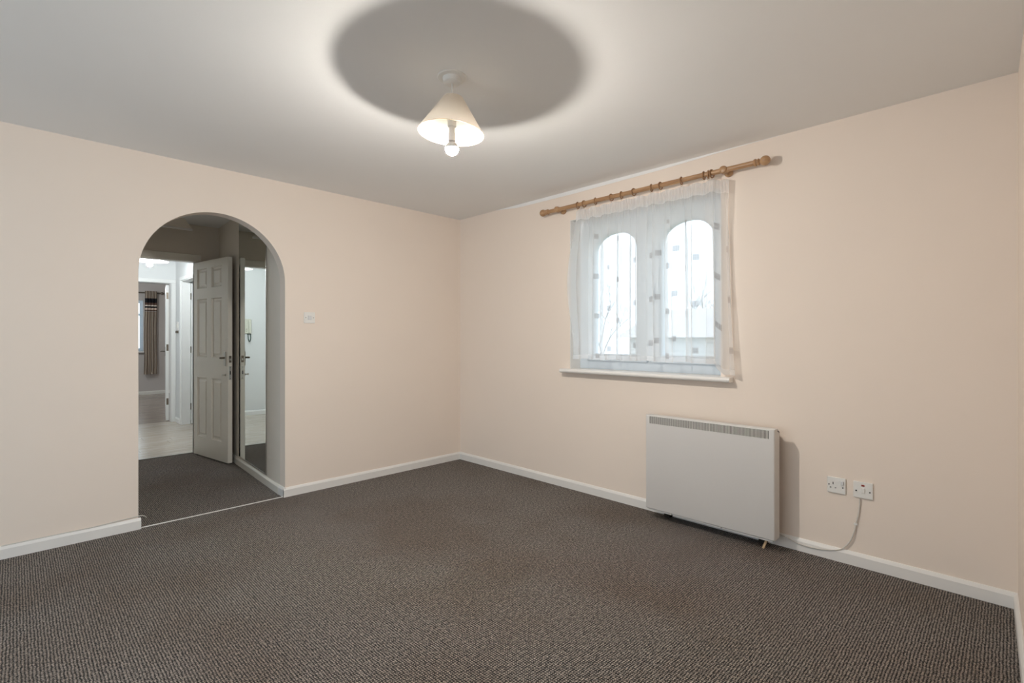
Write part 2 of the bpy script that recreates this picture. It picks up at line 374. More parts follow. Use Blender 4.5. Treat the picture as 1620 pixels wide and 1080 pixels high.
obj('window_frame', bm, M['upvc'], wd)
obj('pane', B(-.004, .004, -1.44, -.03, .06, 2.14), M['glass'], wd); obj('pane', B(-.004, .004, .03, 1.44, .06, 2.14), M['glass'], wd)

# skirting boards
def skirting(name, p, q, label, m, h=.071, t=.015, ext=(0, 0)):
    p = Vector((*p, 0)); q = Vector((*q, 0)); d = (q-p).normalized(); nrm = Vector((-d.y, d.x, 0))   # room lies on the left of p->q
    p = p-d*ext[0]; q = q+d*ext[1]
    prof = [(0, 0), (t, 0), (t, h-.017), (t-.003, h-.011), (t-.007, h-.004), (t-.010, h), (0, h)]
    bm = BM(); a = [bm.verts.new(p+nrm*x+Vector((0, 0, z))) for x, z in prof]; b_ = [bm.verts.new(q+nrm*x+Vector((0, 0, z))) for x, z in prof]
    n = len(prof); bm.faces.new(a); bm.faces.new(b_[::-1])
    for i in range(n): bm.faces.new((a[i], b_[i], b_[(i+1) % n], a[(i+1) % n]))
    return S(name, bm, m, label, 'baseboard')
skirting('baseboard_left', (JL+.012, Bw), (BX, Bw), 'white skirting board left of the arch', M['gloss'])
skirting('baseboard_middle', (A-.001, Bw), (JR-.015, Bw), 'white skirting board between the arch and the room corner', M['gloss'])
skirting('baseboard_right', (A, near_y(A)+.001), (A, Bw-.001), 'long white skirting board under the window wall', M['gloss'])
skirting('baseboard_near', (BX, near_y(BX)), (A-.015, near_y(A)), 'short white skirting board at the right edge of the view', M['gloss'])
skirting('baseboard_back', (BX, Bw-.02), (BX, near_y(BX)+.02), 'white skirting board behind the viewer', M['gloss'])

# lobby
S('wall_lobby_right', prism(BM(), [(JR, Bw+WT), (JR+.12, Bw+WT), (lob(DW)+.12, DW+.0), (lob(DW), DW+.0)], 0, H), M['lobbywall'],
  'lobby side wall carrying the tall mirror', 'wall')
S('wall_lobby_left', B(JL-.15, JL-.05, Bw+WT, DW, 0, H), M['lobbywall'], 'hidden left side wall of the lobby', 'wall')
skirting('baseboard_lobby', (lob(Bw+WT), Bw+WT), (lob(DW), DW), 'cream skirting board beneath the tall lobby mirror', M['doorpaint'], t=.016)
skirting('baseboard_jamb', (JR, Bw), (JR, Bw+WT), 'short white skirting return on the right arch jamb', M['gloss'], ext=(.012, 0))
OX0, OX1, OZ = .575, 1.345, 2.011
bm = BM(); box(bm, .2, OX0, DW, DW+.1, 0, H); box(bm, OX1, 1.9, DW, DW+.1, 0, H); box(bm, OX0, OX1, DW, DW+.1, OZ+.03, H)
S('wall_lobby_end', bm, [M['lobbywall']], 'taupe wall above and beside the open panelled door', 'wall')
bm = BM(); box(bm, OX0-.03, OX0, DW-.002, DW+.102, 0, OZ); box(bm, OX1, OX1+.03, DW-.002, DW+.102, 0, OZ); box(bm, OX0-.03, OX1+.03, DW-.002, DW+.102, OZ, OZ+.03)
S('trim_2', bm, M['doorpaint'], 'cream door lining of the lobby doorway', 'door lining')
bm = BM(); box(bm, OX0-.08, OX1+.05, DW-.016, DW-.002, OZ+.008, OZ+.075, .003); box(bm, OX0-.075, OX0-.008, DW-.016, DW-.002, 0, OZ+.008, .003)
S('trim_3', bm, M['doorpaint'], 'cream architrave over the lobby doorway', 'architrave')

# ceiling hatch lid hanging slightly open
bm = BM()
v = [bm.verts.new(p) for p in ((.5, 5.74, H), (1.185, 5.767, H), (1.27, 5.83, 2.315), (.5, 5.83, 2.315), (.5, 5.80, H), (1.19, 5.80, H), (1.27, 5.85, 2.315), (.5, 5.85, 2.315))]
for q in ((0, 1, 2, 3), (4, 5, 6, 7), (1, 5, 6, 2), (0, 4, 7, 3), (3, 2, 6, 7), (0, 1, 5, 4)): bm.faces.new([v[i] for i in q])
hl = thing('ceiling_hatch', 'small hatch flap hanging from the lobby ceiling behind the arch', 'hatch', (0, 0, 0))
obj('hatch_panel', bm, M['lobbywall'], hl)
obj('hatch_edge', B(.5, 1.272, 5.825, 5.852, 2.296, 2.3148, .002), M['gloss'], hl)

# tall mirror on the lobby wall
mx0, my0, mx1, my1 = 1.4735, 4.3505, 1.5185, 5.215
ang = math.atan2(my1-my0, mx1-mx0); Lm = math.hypot(mx1-mx0, my1-my0)
mr = thing('wall_mirror', 'tall full-height mirror on the lobby wall right of the open door', 'mirror', (mx0, my0, 0), ang)
obj('mirror_glass', B(.004, Lm-.003, -.005, 0, .088, 2.325), M['mirror'], mr)
bm = BM(); box(bm, 0, .004, -.009, .002, .084, 2.33)
box(bm, 0, Lm, -.009, .001, .080, .088); box(bm, 0, Lm, -.009, .001, 2.325, 2.335)
obj('mirror_frame', bm, M['metal'], mr)

# six-panel door
def panel_door_bm(W, Hd, T, cols, rows, both=True):
    bm = BM(); xs = sorted({0, W, *[c for p in cols for c in p]}); zs = sorted({0, Hd, *[c for p in rows for c in p]})
    def face(y, sgn):
        V = {}
        def vv(x, yy, z):
            k = (round(x, 5), round(yy, 5), round(z, 5))
            if k not in V: V[k] = bm.verts.new(k)
            return V[k]
        def quad(*p):
            f = [vv(*q) for q in p]; bm.faces.new(f if sgn > 0 else f[::-1])
        for i in range(len(xs)-1):
            for j in range(len(zs)-1):
                x0, x1, z0, z1 = xs[i], xs[i+1], zs[j], zs[j+1]
                if (x0, x1) in cols and (z0, z1) in rows:
                    loops = [(0, 0), (.009, .015), (.022, .016), (.042, .005)]
                    prev = None
                    for ins, dep in loops:
                        yy = y+dep*sgn
                        cur = [(x0+ins, yy, z0+ins), (x1-ins, yy, z0+ins), (x1-ins, yy, z1-ins), (x0+ins, yy, z1-ins)]
                        if prev:
                            for k in range(4): quad(prev[k], prev[(k+1) % 4], cur[(k+1) % 4], cur[k])
                        prev = cur
                    quad(*prev)
                else: quad((x0, y, z0), (x1, y, z0), (x1, y, z1), (x0, y, z1))
    face(0, 1); face(T, -1)
    bm.verts.ensure_lookup_table()
    for p in (((0,0,0),(W,0,0),(W,T,0),(0,T,0)), ((0,0,Hd),(W,0,Hd),(W,T,Hd),(0,T,Hd)), ((0,0,0),(0,T,0),(0,T,Hd),(0,0,Hd)), ((W,0,0),(W,T,0),(W,T,Hd),(W,0,Hd))):
        bm.faces.new([bm.verts.new(q) for q in p])
    bmesh.ops.remove_doubles(bm, verts=bm.verts[:], dist=.00001)
    return bm
cols = [(.081, .297), (.398, .611)]; rows = [(.19, .80), (1.008, 1.60), (1.71, 1.91)]
hx, hy = 1.327, 6.032; dang = math.atan2(-.732, .122)
dr = thing('door_1', 'open cream six-panel door swung into the lobby', 'door', (hx, hy, .012), dang, kind='structure')
DWd = .742
# local: x along the leaf from hinge, +y is left of travel = towards the wall (back); front face is y=0
leaf = obj('leaf', panel_door_bm(DWd, 1.983, .040, cols, rows), M['doorpaint'], dr)
obj('latch_plate', B(DWd, DWd+.0015, .009, .032, .965, 1.03), M['darkmetal'], dr)['label'] = 'dark latch plate in the door edge'
obj('latch_bolt', B(DWd, DWd+.009, .014, .027, .985, 1.005, .002), M['metal'], dr)
lp = obj('lock_plate', B(DWd, DWd+.0015, .009, .032, .80, .93, .0), M['metal'], dr)
bm = BM(); box(bm, DWd+.001, DWd+.003, .016, .024, .85, .885)
for zz in (.812, .918): lathe(bm, [(.003, 0), (.003, .002)], 10, Matrix.Translation((DWd+.001, .0205, zz)) @ Matrix.Rotation(PI/2, 4, 'Y'))
obj('keyhole', bm, M['hole'], lp)
hd = obj('handle_plate', B(DWd-.075, DWd-.035, -.006, 0, .93, 1.07, .003), M['metal'], dr)
bm = BM(); tube(bm, smooth_path([(DWd-.055, -.004, 1.01), (DWd-.055, -.032, 1.01), (DWd-.058, -.037, 1.01), (DWd-.074, -.037, 1.009)], 5), .009, 10)
obj('lever', bm, M['darkmetal'], hd, smooth=True)
bm = lathe(BM(), [(.012, 0), (.012, .004), (.006, .006), (.006, .03)], 14, Matrix.Translation((DWd-.05, 0, .845)) @ Matrix.Rotation(PI/2, 4, 'X'))
box(bm, DWd-.052, DWd-.048, -.036, -.02, .836, .854)
obj('thumb_turn', bm, M['metal'], dr, smooth=True)
for zz in (.22, 1.0, 1.75): obj('hinge', lathe(BM(), [(.006, 0), (.006, .1)], 10, Matrix.Translation((-.006, .042, zz))), M['metal'], dr, smooth=True)

# threshold strips
bm = B(JL-.0, JR, Bw+.0, Bw+.014, 0, .0045, .002)
tag(obj('threshold_strip', bm, M['gloss']), 'thin pale bar across the carpet under the arch', 'threshold strip')
tag(obj('threshold_strip', B(OX0, OX1, DW+.055, DW+.085, 0, .007, .002), M['metal']), 'slim metal bar between the carpet and the pale hallway planks', 'threshold strip')

# loose wire along the skirting left of the arch
pts = [(-.05, Bw-.006, .072), (.18, Bw-.006, .073), (.33, Bw-.008, .073), (.45, Bw-.007, .079), (.535, Bw-.007, .083), (.572, Bw-.007, .083), (.592, Bw-.006, .074), (.598, Bw-.005, .064)]
tag(obj('loose_wire', tube(BM(), smooth_path(pts), .0028, 6), M['cable'], smooth=True), 'thin white wire lying on the skirting and curling at the arch', 'wire')

# ------------------------------------------------------------------ hallway
def planks(parent, x0, x1, y0, y1, m, pw=.19, pl=1.25, seed=1):
    rnd = random.Random(seed); me = None; y = y0; r = 0
    cache = {}
    while y < y1-.001:
        wv = min(pw, y1-y); x = x0-rnd.random()*pl
        while x < x1:
            a, b_ = max(x, x0), min(x+pl, x1)
            if b_-a > .03:
                key = (round(b_-a, 3), round(wv, 3))
                if key not in cache:
                    bm = B(.0008, b_-a-.0008, .0008, wv-.0008, -.012, 0, .0012)
                    o = obj('plank', bm, m, parent); cache[key] = o.data; o.location = (a, y, 0)
                else:
                    o = bpy.data.objects.new('plank', cache[key]); C.objects.link(o); o.parent = parent; o.location = (a, y, 0)
            x += pl
        y += wv; r += 1
hf = thing('floor', 'pale laminate plank floor of the hallway', 'floor', (0, 0, 0), kind='structure')
obj('subfloor', B(-.7, 3.0, DW+.07, HY+.06, -.12, -.012), M['hole'], hf)
planks(hf, -.6, 1.74, DW+.07, HY+.06, M['plank'])
planks(hf, 1.74, 2.9, 7.1, HY, M['plank'], seed=4)
bf = thing('floor', 'darker laminate plank floor of the bedroom', 'floor', (0, 0, 0), kind='structure')
obj('subfloor', B(-.7, 3.3, HY+.06, BY+.1, -.12, -.012), M['hole'], bf)
planks(bf, -.6, 3.2, HY+.06, BY, M['plankdark'], seed=2)
S('wall_hall_left', B(-.7, -.6, DW+.1, HY, 0, H), M['hallwall'], 'hidden left wall of the hallway', 'wall')
RY0, RY1 = 7.47, 8.24
bm = BM(); box(bm, HX, HX+.1, DW+.1, RY0, 0, H); box(bm, HX, HX+.1, RY1, HY, 0, H); box(bm, HX, HX+.1, RY0, RY1, 2.03, H)
S('wall_hall_right', bm, M['hallwall'], 'white hallway wall with the side doorway beside the open panelled door', 'wall')
bm = BM(); box(bm, HX+.1, 2.9, 7.0, 7.1, 0, H); box(bm, 2.8, 2.9, 7.1, HY, 0, H)
S('wall_side_room', bm, M['hallwall'], 'white wall inside the room off the hallway', 'wall')
BX0, BX1 = .90, 1.61
bm = BM(); box(bm, -.7, BX0-.02, HY, HY+.12, 0, H); box(bm, BX1+.02, 3.3, HY, HY+.12, 0, H); box(bm, BX0-.02, BX1+.02, HY, HY+.12, 2.03, H)
S('wall_hall_end', bm, M['hallwall'], 'white end wall of the hallway around the bedroom doorway', 'wall')
def casing(name, x0, x1, z, y0, y1, label):
    bm = BM(); box(bm, x0-.022, x0, y0-.002, y1+.002, 0, z); box(bm, x1, x1+.022, y0-.002, y1+.002, 0, z); box(bm, x0-.022, x1+.022, y0-.002, y1+.002, z, z+.022)
    for yy in ((y0-.016, y0-.002),):
        box(bm, x0-.055, x0-.005, *yy, 0, z+.005, .003); box(bm, x1+.005, x1+.053, *yy, 0, z+.005, .003); box(bm, x0-.055, x1+.053, *yy, z+.005, z+.055, .003)
    S(name, bm, M['hallgloss'], label, 'architrave')
casing('trim_4', BX0, BX1, 2.005, HY, HY+.12, 'white architrave around the bedroom doorway')
bm = BM(); box(bm, HX-.002, HX+.102, RY1-.022, RY1, 0, 2.01); box(bm, HX-.002, HX+.102, RY0, RY0+.022, 0, 2.01); box(bm, HX-.002, HX+.102, RY0, RY1, 2.01, 2.03)
box(bm, HX-.016, HX-.002, RY1-.005, RY1+.05, 0, 2.02, .003); box(bm, HX-.016, HX-.002, RY0-.05, RY0+.005, 0, 2.02, .003); box(bm, HX-.016, HX-.002, RY0-.05, RY1+.05, 2.02, 2.07, .003)
S('trim_5', bm, M['hallgloss'], 'white architrave around the hallway side doorway', 'architrave')
d3 = thing('door_3', 'white door leaf standing open in the hallway side doorway', 'door', (HX+.104, 8.172, .008), kind='structure')
obj('leaf', panel_door_bm(.74, 1.98, .038, [(.09, .32), (.42, .65)], [(.2, .8), (1.0, 1.6), (1.7, 1.9)]), M['hallgloss'], d3)
for zz in (.2, 1.0, 1.75): obj('hinge', lathe(BM(), [(.006, 0), (.006, .09)], 10, Matrix.Translation((-.008, -.006, zz))), M['darkmetal'], d3, smooth=True)
d2 = thing('door_2', 'white bedroom door folded back beyond the hallway end', 'door', (BX1-.002, HY+.135, .008), math.atan2(.74, .125), kind='structure')
# leaf lies to the right of its direction so that its hinge edge faces the hallway
obj('leaf', panel_door_bm(.74, 1.985, .038, [(.09, .32), (.42, .65)], [(.2, .8), (1.0, 1.6), (1.7, 1.9)]), M['hallgloss'], d2)
for zz in (.23, 1.02, 1.78): obj('hinge', B(-.003, 0, .006, .032, zz, zz+.095), M['darkmetal'], d2)['label'] = 'dark steel hinge plate'
bm = tube(BM(), smooth_path([(.69, .038, 1.0), (.69, .085, 1.0), (.68, .095, 1.0), (.58, .095, 1.0)], 4), .009, 8)
box(bm, .67, .71, .038, .043, .93, 1.07)
obj('handle', bm, M['darkmetal'], d2, smooth=True)
skirting('baseboard_hall', (BX0-.06, HY), (-.6, HY), 'white skirting board on the hallway end wall seen in the mirror', M['hallgloss'])
skirting('baseboard_hall_right', (HX, RY1+.055), (HX, HY-.02), 'short white skirting board left of the side doorway', M['hallgloss'])
# hall light switch
sw = thing('light_switch', 'small white switch on the hallway wall beside the side doorway', 'light switch', (HX, 8.45, 1.385))
obj('switch_plate', B(-.012, 0, -.043, .043, -.06, .06, .003), M['plastic'], sw)
obj('rocker', B(-.018, -.010, -.012, .012, -.015, .02, .002), M['plastic'], sw)
obj('pull_cord_box', B(-.03, 0, -.03, .03, -.10, -.065, .003), M['darkmetal'], sw)
# hall pendant
hp = thing('pendant_lamp', 'white disc-shaded pendant lamp glowing in the hallway', 'lamp', (1.155, 7.33, 2.4))
obj('ceiling_rose', lathe(BM(), [(.05, -.02), (.05, 0)], 24), M['plastic'], hp, smooth=True)
obj('cord', lathe(BM(), [(.003, -.22), (.003, -.02)], 8), M['plastic'], hp)
obj('shade', lathe(BM(), [(.03, -.215), (.10, -.222), (.165, -.238), (.19, -.255), (.188, -.257), (.163, -.241), (.10, -.225), (.03, -.218)], 40, caps=False), M['gloss'], hp, smooth=True)
obj('bulb_holder', lathe(BM(), [(.017, -.27), (.02, -.22)], 16), M['plastic'], hp, smooth=True)
bm = BM(); bmesh.ops.create_uvsphere(bm, u_segments=20, v_segments=12, radius=.03, matrix=Matrix.Translation((0, 0, -.298)))
obj('bulb', bm, M['hallbulb'], hp, smooth=True)
added_lamp = hp.copy(); C.objects.link(added_lamp); added_lamp.location = (1.2, 11.2, 2.4); added_lamp['label'] = 'unseen white pendant lamp added to brighten the bedroom, hidden above the far doorway'  # lamp added out of sight to brighten the bedroom
for ch in list(hp.children):
    c = ch.copy(); C.objects.link(c); c.parent = added_lamp
# intercom handset seen in the mirror
ic = thing('intercom_handset', 'ivory intercom handset on the hallway wall seen in the mirror', 'intercom', (.78, HY, 1.40))
obj('base', B(-.048, .048, -.028, 0, -.115, .115, .006), M['intercom'], ic)
bm = BM(); box(bm, -.044, -.008, -.058, -.036, -.112, .112, .008); box(bm, -.044, -.008, -.042, -.024, .075, .11, .004); box(bm, -.044, -.008, -.042, -.024, -.11, -.075, .004)
obj('handset', bm, M['intercom'], ic)
bm = BM()
for i in range(2): box(bm, .014, .026, -.031, -.027, -.05-i*.03, -.038-i*.03)
obj('button', bm, M['darkmetal'], ic)
obj('cord', tube(BM(), smooth_path([(-.03, -.03, -.11), (-.036, -.035, -.19), (-.02, -.035, -.24), (-.004, -.03, -.2), (0, -.02, -.112)], 6), .006, 8), M['green'], ic, smooth=True)

# ------------------------------------------------------------------ bedroom
bx0, bx1, bz0, bz1 = .17, 1.97, .937, 2.03
bm = BM(); box(bm, -.7, bx0, BY, BY+.2, 0, H); box(bm, bx1, 3.3, BY, BY+.2, 0, H); box(bm, bx0, bx1, BY, BY+.2, 0, bz0); box(bm, bx0, bx1, BY, BY+.2, bz1, H)
S('wall_bedroom_end', bm, M['bedwall'], 'taupe bedroom wall behind the striped curtain', 'wall')
bm = BM(); box(bm, -.7, -.6, HY+.12, 10.0, 0, H); box(bm, -.7, -.6, 12.0, BY, 0, H); box(bm, -.7, -.6, 10.0, 12.0, 0, .8); box(bm, -.7, -.6, 10.0, 12.0, 2.1, H)
S('wall_bedroom_left', bm, M['bedwall'], 'bedroom side wall with an added daylight window, hidden behind the arch wall', 'wall')
w4 = thing('added_window_4', 'unseen white side window added to light the bedroom, hidden behind the arch wall', 'window', (-.65, 11.0, .8), kind='structure')  # made-up side window, brings extra daylight into the bedroom
bm = BM()
for a, b_ in ((-1, -.94), (-.03, .03), (.94, 1)): box(bm, -.03, .03, a, b_, 0, 1.3)
for a, b_ in ((0, .06), (1.24, 1.3)): box(bm, -.029, .029, -1, 1, a, b_)
obj('window_frame', bm, M['upvc'], w4)
obj('pane', B(-.004, .004, -.94, -.03, .06, 1.24), M['glass'], w4); obj('pane', B(-.004, .004, .03, .94, .06, 1.24), M['glass'], w4)
S('wall_bedroom_right', B(3.2, 3.3, HY+.12, BY, 0, H), M['bedwall'], 'bedroom wall behind the white open door', 'wall')
skirting('baseboard_bedroom', (3.2, BY), (-.6, BY), 'pale skirting board under the bedroom curtain', M['doorpaint'])
w2 = thing('window_2', 'white bedroom window beside the striped curtain', 'window', (1.07, BY+.08, bz0), kind='structure')
bm = BM(); hw = (bx1-bx0)/2; hh = bz1-bz0
for a, b_ in ((-hw, -hw+.06), (-.03, .03), (hw-.06, hw)): box(bm, a, b_, -.03, .03, 0, hh)
for a, b_ in ((0, .06), (hh-.06, hh), (hh*.7, hh*.7+.04)): box(bm, -hw, hw, -.029, .029, a, b_)
obj('window_frame', bm, M['upvc'], w2)
obj('pane', B(-hw+.06, -.03, -.004, .004, .06, hh-.06), M['glass'], w2); obj('pane', B(.03, hw-.06, -.004, .004, .06, hh-.06), M['glass'], w2)
obj('window_sill', B(-hw-.04, hw+.04, -.16, -.03, -.03, 0, .004), M['gloss'], w2)
# slats of a blind in front of the glass
bl = thing('venetian_blind', 'white slatted blind across the bedroom window', 'blind', (1.07, BY+.02, bz0))
obj('headrail', B(-hw+.01, hw-.01, -.02, .02, hh-.035, hh-.003), M['upvc'], bl)
slm = None
for i in range(26):
    z = .03+i*(hh-.08)/26
    if slm is None:
        o = obj('slat', B(-hw+.015, hw-.015, -.012, .012, -.0008, .0008, mtx=Matrix.Rotation(.1, 4, 'X')), M['upvc'], bl); slm = o.data
    else:
        o = bpy.data.objects.new('slat', slm); C.objects.link(o); o.parent = bl
    o.location = (0, 0, z)
# bedroom curtain and pole
bp = thing('curtain_pole', 'dark curtain pole over the bedroom window', 'curtain pole', (1.07, BY-.085, 2.19))
obj('rod', tube(BM(), [(-1.2, 0, 0), (1.17, 0, 0)], .014, 12), M['darkmetal'], bp, smooth=True)
for sgn in (-1, 1):
    fx = 1.17 if sgn > 0 else -1.2
    bm = lathe(BM(), [(.012, 0), (.022, .005), (.014, .015), (.03, .04), (.03, .06), (.012, .085)], 14, Matrix.Translation((fx, 0, 0)) @ Matrix.Rotation(sgn*PI/2, 4, 'Y'))
    obj('finial', bm, M['darkmetal'], bp, smooth=True)
    obj('bracket', B(sgn*1.08-.01, sgn*1.08+.01, -.0, .09, -.02, .02, .003), M['darkmetal'], bp)
def cloth(name, m, nu, nv, f, uvf, parent=None):
    bm = BM(); G = [[bm.verts.new(f(i/nu, j/nv)) for i in range(nu+1)] for j in range(nv+1)]
    uvl = bm.loops.layers.uv.new('cloth')
    for j in range(nv):
        for i in range(nu):
            fc = bm.faces.new((G[j][i], G[j][i+1], G[j+1][i+1], G[j+1][i]))
            for lp_, (a, b_) in zip(fc.loops, ((i, j), (i+1, j), (i+1, j+1), (i, j+1))): lp_[uvl].uv = uvf(a/nu, b_/nv)
    o = obj(name, bm, m, parent)
    for p in o.data.polygons: p.use_smooth = True
    return o
def bc(u, v):
    x = 1.975+.215*u+.004*math.sin(9*v); z = .44+1.79*v
    return (x-(1-v)*.02*(1-u), BY-.127+.022*math.sin(u*2*PI*4.2+.3*math.sin(3*v)), z)
tag(cloth('curtain', M['striped'], 90, 12, bc, lambda u, v: (u, v)), 'beige curtain with black and brown bands in the bedroom', 'curtain')

# ------------------------------------------------------------------ living room window
FX = 3.305
wn = thing('window_1', 'white double window with arched panes behind the voile curtain', 'window', (FX, WY0, WZ0), kind='structure')
def Yl(y): return y-WY0
def Zl(z): return z-WZ0
bm = BM(); hh = WZ1-WZ0; ww = WY1-WY0
box(bm, 0, .07, 0, Yl(1.316), 0, hh); box(bm, 0, .07, Yl(2.44), ww, 0, hh)
box(bm, 0, .07, Yl(1.316), Yl(2.44), 0, .065); box(bm, 0, .07, Yl(1.316), Yl(2.44), Zl(2.10), hh); box(bm, 0, .07, Yl(1.852), Yl(1.885), .065, Zl(2.10))
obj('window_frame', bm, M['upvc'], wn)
def sash(y0, y1, py0, py1):
    """one casement: a slab with an arched opening, plus a bead round the opening and its pane"""
    z0, z1, pz0, spr, rise = WZ0+.067, 2.098, 1.085, 1.885, .150
    N = 28; pc = (py0+py1)/2; pr = (py1-py0)/2
    arc = [(pc-pr*math.cos(PI*i/N), spr+rise*math.sin(PI*i/N)**.85) for i in range(N+1)]
    inner = [(py0, pz0)] + arc + [(py1, pz0)]
    bm = BM()
    def slab(x0, x1):
        out = []
        for i in range(N):
            out.append([arc[i], arc[i+1], (arc[i+1][0], z1), (arc[i][0], z1)])
        out += [[(y0, z0), (py0, z0), (py0, z1), (y0, z1)], [(py1, z0), (y1, z0), (y1, z1), (py1, z1)], [(py0, z0), (py1, z0), (py1, pz0), (py0, pz0)]]
        for q in out:
            for x in (x0, x1): bm.faces.new([bm.verts.new((x, Yl(a), Zl(b_))) for a, b_ in q])
        n = len(inner)
        for ring in (inner, [(y0, z0), (y0, z1), (y1, z1), (y1, z0)]):
            m_ = len(ring)
            for i in range(m_):
                a, b_ = ring[i], ring[(i+1) % m_]
                bm.faces.new([bm.verts.new((x, Yl(p[0]), Zl(p[1]))) for x, p in ((x0, a), (x1, a), (x1, b_), (x0, b_))])
    slab(-.018, .05)
    bmesh.ops.remove_doubles(bm, verts=bm.verts[:], dist=.00005)
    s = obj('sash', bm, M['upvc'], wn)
    loop = [Vector((-.018, Yl(a), Zl(b_))) for a, b_ in inner]
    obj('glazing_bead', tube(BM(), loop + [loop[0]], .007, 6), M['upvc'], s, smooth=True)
    bm = BM(); f0 = [bm.verts.new((.012, Yl(a), Zl(b_))) for a, b_ in inner]; f1 = [bm.verts.new((.018, Yl(a), Zl(b_))) for a, b_ in inner]
    bm.faces.new(f0); bm.faces.new(f1[::-1])
    obj('pane', bm, M['glass'], s)
    return s
s1 = sash(1.318, 1.850, 1.386, 1.776)
s2 = sash(1.887, 2.438, 1.965, 2.362)
bm = BM(); box(bm, -.028, -.018, Yl(1.815), Yl(1.835), Zl(1.53), Zl(1.60), .003); box(bm, -.045, -.030, Yl(1.817), Yl(1.833), Zl(1.50), Zl(1.585), .004)
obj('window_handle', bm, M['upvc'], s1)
# sill board with a rounded nose
bm = BM(); prof = [(0, 0), (.185, 0), (.185, .031), (0, .031)]
N = 6; nose = [(.0155-.0155*math.sin(PI*i/N*1.0), .0155-.0155*math.cos(PI*i/N)) for i in range(N+1)]
pr = nose + [(.070, .031), (.070, 0)]
def extr(bm, pr, x, y0, y1, z):
    a = [bm.verts.new((x+p[0], y0, z+p[1])) for p in pr]; b_ = [bm.verts.new((x+p[0], y1, z+p[1])) for p in pr]
    bm.faces.new(a); bm.faces.new(b_[::-1]); n = len(pr)
    for i in range(n): bm.faces.new((a[i], b_[i], b_[(i+1) % n], a[(i+1) % n]))
extr(bm, pr, 3.105-FX, Yl(1.22), Yl(2.568), -.031)
box(bm, A-FX, 0, 0, ww, -.031, .0005)
obj('window_sill', bm, M['gloss'], wn, smooth=True)
# white plaster lining of the recess
bm = BM(); box(bm, A-FX+.001, 0, Yl(WY1)-.004, Yl(WY1), .001, hh); box(bm, A-FX+.001, 0, 0, .004, .001, hh); box(bm, A-FX+.001, 0, .004, Yl(WY1)-.004, hh-.004, hh)
obj('reveal_lining', bm, M['gloss'], wn)

# ------------------------------------------------------------------ curtain pole with rings
PX, PZ = 3.095, 2.2465
RZ_ = Matrix.Rotation(-PI/2, 4, 'X')         # local +z -> +y
cp = thing('curtain_pole', 'pine curtain pole with ball finials above the voile curtain', 'curtain pole', (PX, 1.87, PZ))
obj('rod', lathe(BM(), [(.0155, -.82), (.0155, .82)], 24, RZ_), M['pole'], cp, smooth=True)
def finial(sg):
    prof = [(.0155, 0), (.0205, .002), (.0225, .008), (.0205, .014), (.0165, .016), (.0165, .020), (.0195, .023), (.0205, .027), (.0175, .031), (.013, .034)]
    cz, r = .062, .0285
    for i in range(9):
        a = -PI/2*.68+(PI/2+PI/2*.68)*i/8; prof.append((max(.0008, r*math.cos(a)), cz+r*math.sin(a)))
    return lathe(BM(), prof, 24, Matrix.Translation((0, sg*.80, 0)) @ Matrix.Rotation(-sg*PI/2, 4, 'X'))
for sg in (-1, 1): obj('finial', finial(sg), M['pole'], cp, smooth=True)
for yb in (1.245, 2.572):
    y = yb-1.87; bm = BM()
    T = Matrix.Translation((0, y, -.0)) @ Matrix.Rotation(PI/2, 4, 'Y')
    lathe(bm, [(.010, -.030), (.020, -.026), (.0235, -.014), (.0235, .010), (.0165, .020), (.012, .032), (.012, .048), (.022, .054), (.0265, .064), (.0265, .074), (.022, .080)], 22, T)
    obj('bracket', bm, M['pole'], cp, smooth=True)
ry = [(2.450, .1), (2.402, -.15), (2.312, .2), (2.198, -.1), (2.118, .1), (2.030, -.2), (1.896, .15), (1.828, -.1), (1.668, .1), (1.498, .35), (1.315, .5), (1.288, -.4)]
# pixel-measured ring stations along the pole (metres along the wall)
px_r = (914, 924, 942, 967, 983, 1002.6, 1030.6, 1044.8, 1078, 1113.5, 1120.5, 1126)
ORD = ['first', 'second', 'third', 'fourth', 'fifth', 'sixth', 'seventh', 'eighth', 'ninth', 'tenth', 'eleventh', 'last']
proto = None
for k, px in enumerate(px_r):
    u = (px-810)/787.5; y = PX*(1-u)/(1+u)
    Rr, rr = .0235, .0042
    zc = PZ-(Rr-rr-.0155)
    if proto is None:
        t = thing('curtain_ring', '', 'curtain ring', (PX, y, zc))
        obj('ring', torus(BM(), Rr, rr, 30, 8, Matrix.Rotation(PI/2, 4, 'X')), M['ringwood'], t, smooth=True)
        obj('eyelet', torus(BM(), .005, .0012, 12, 6, Matrix.Translation((0, 0, -Rr-rr-.004)) @ Matrix.Rotation(PI/2, 4, 'Y')), M['brass'], t, smooth=True)
        proto = t
    else:
        t = proto.copy(); C.objects.link(t); t.location = (PX, y, zc)
        for ch in list(proto.children):
            c = ch.copy(); C.objects.link(c); c.parent = t
    t.rotation_euler = (0, 0, [.12, -.1, .2, -.12, .1, -.18, .15, -.1, .12, .05, .3, -.2][k])
    t['label'] = f'{ORD[k]} wooden ring from the left end of the pine pole'; t['category'] = 'curtain ring'; t['group'] = 'curtain rings on the pine pole'

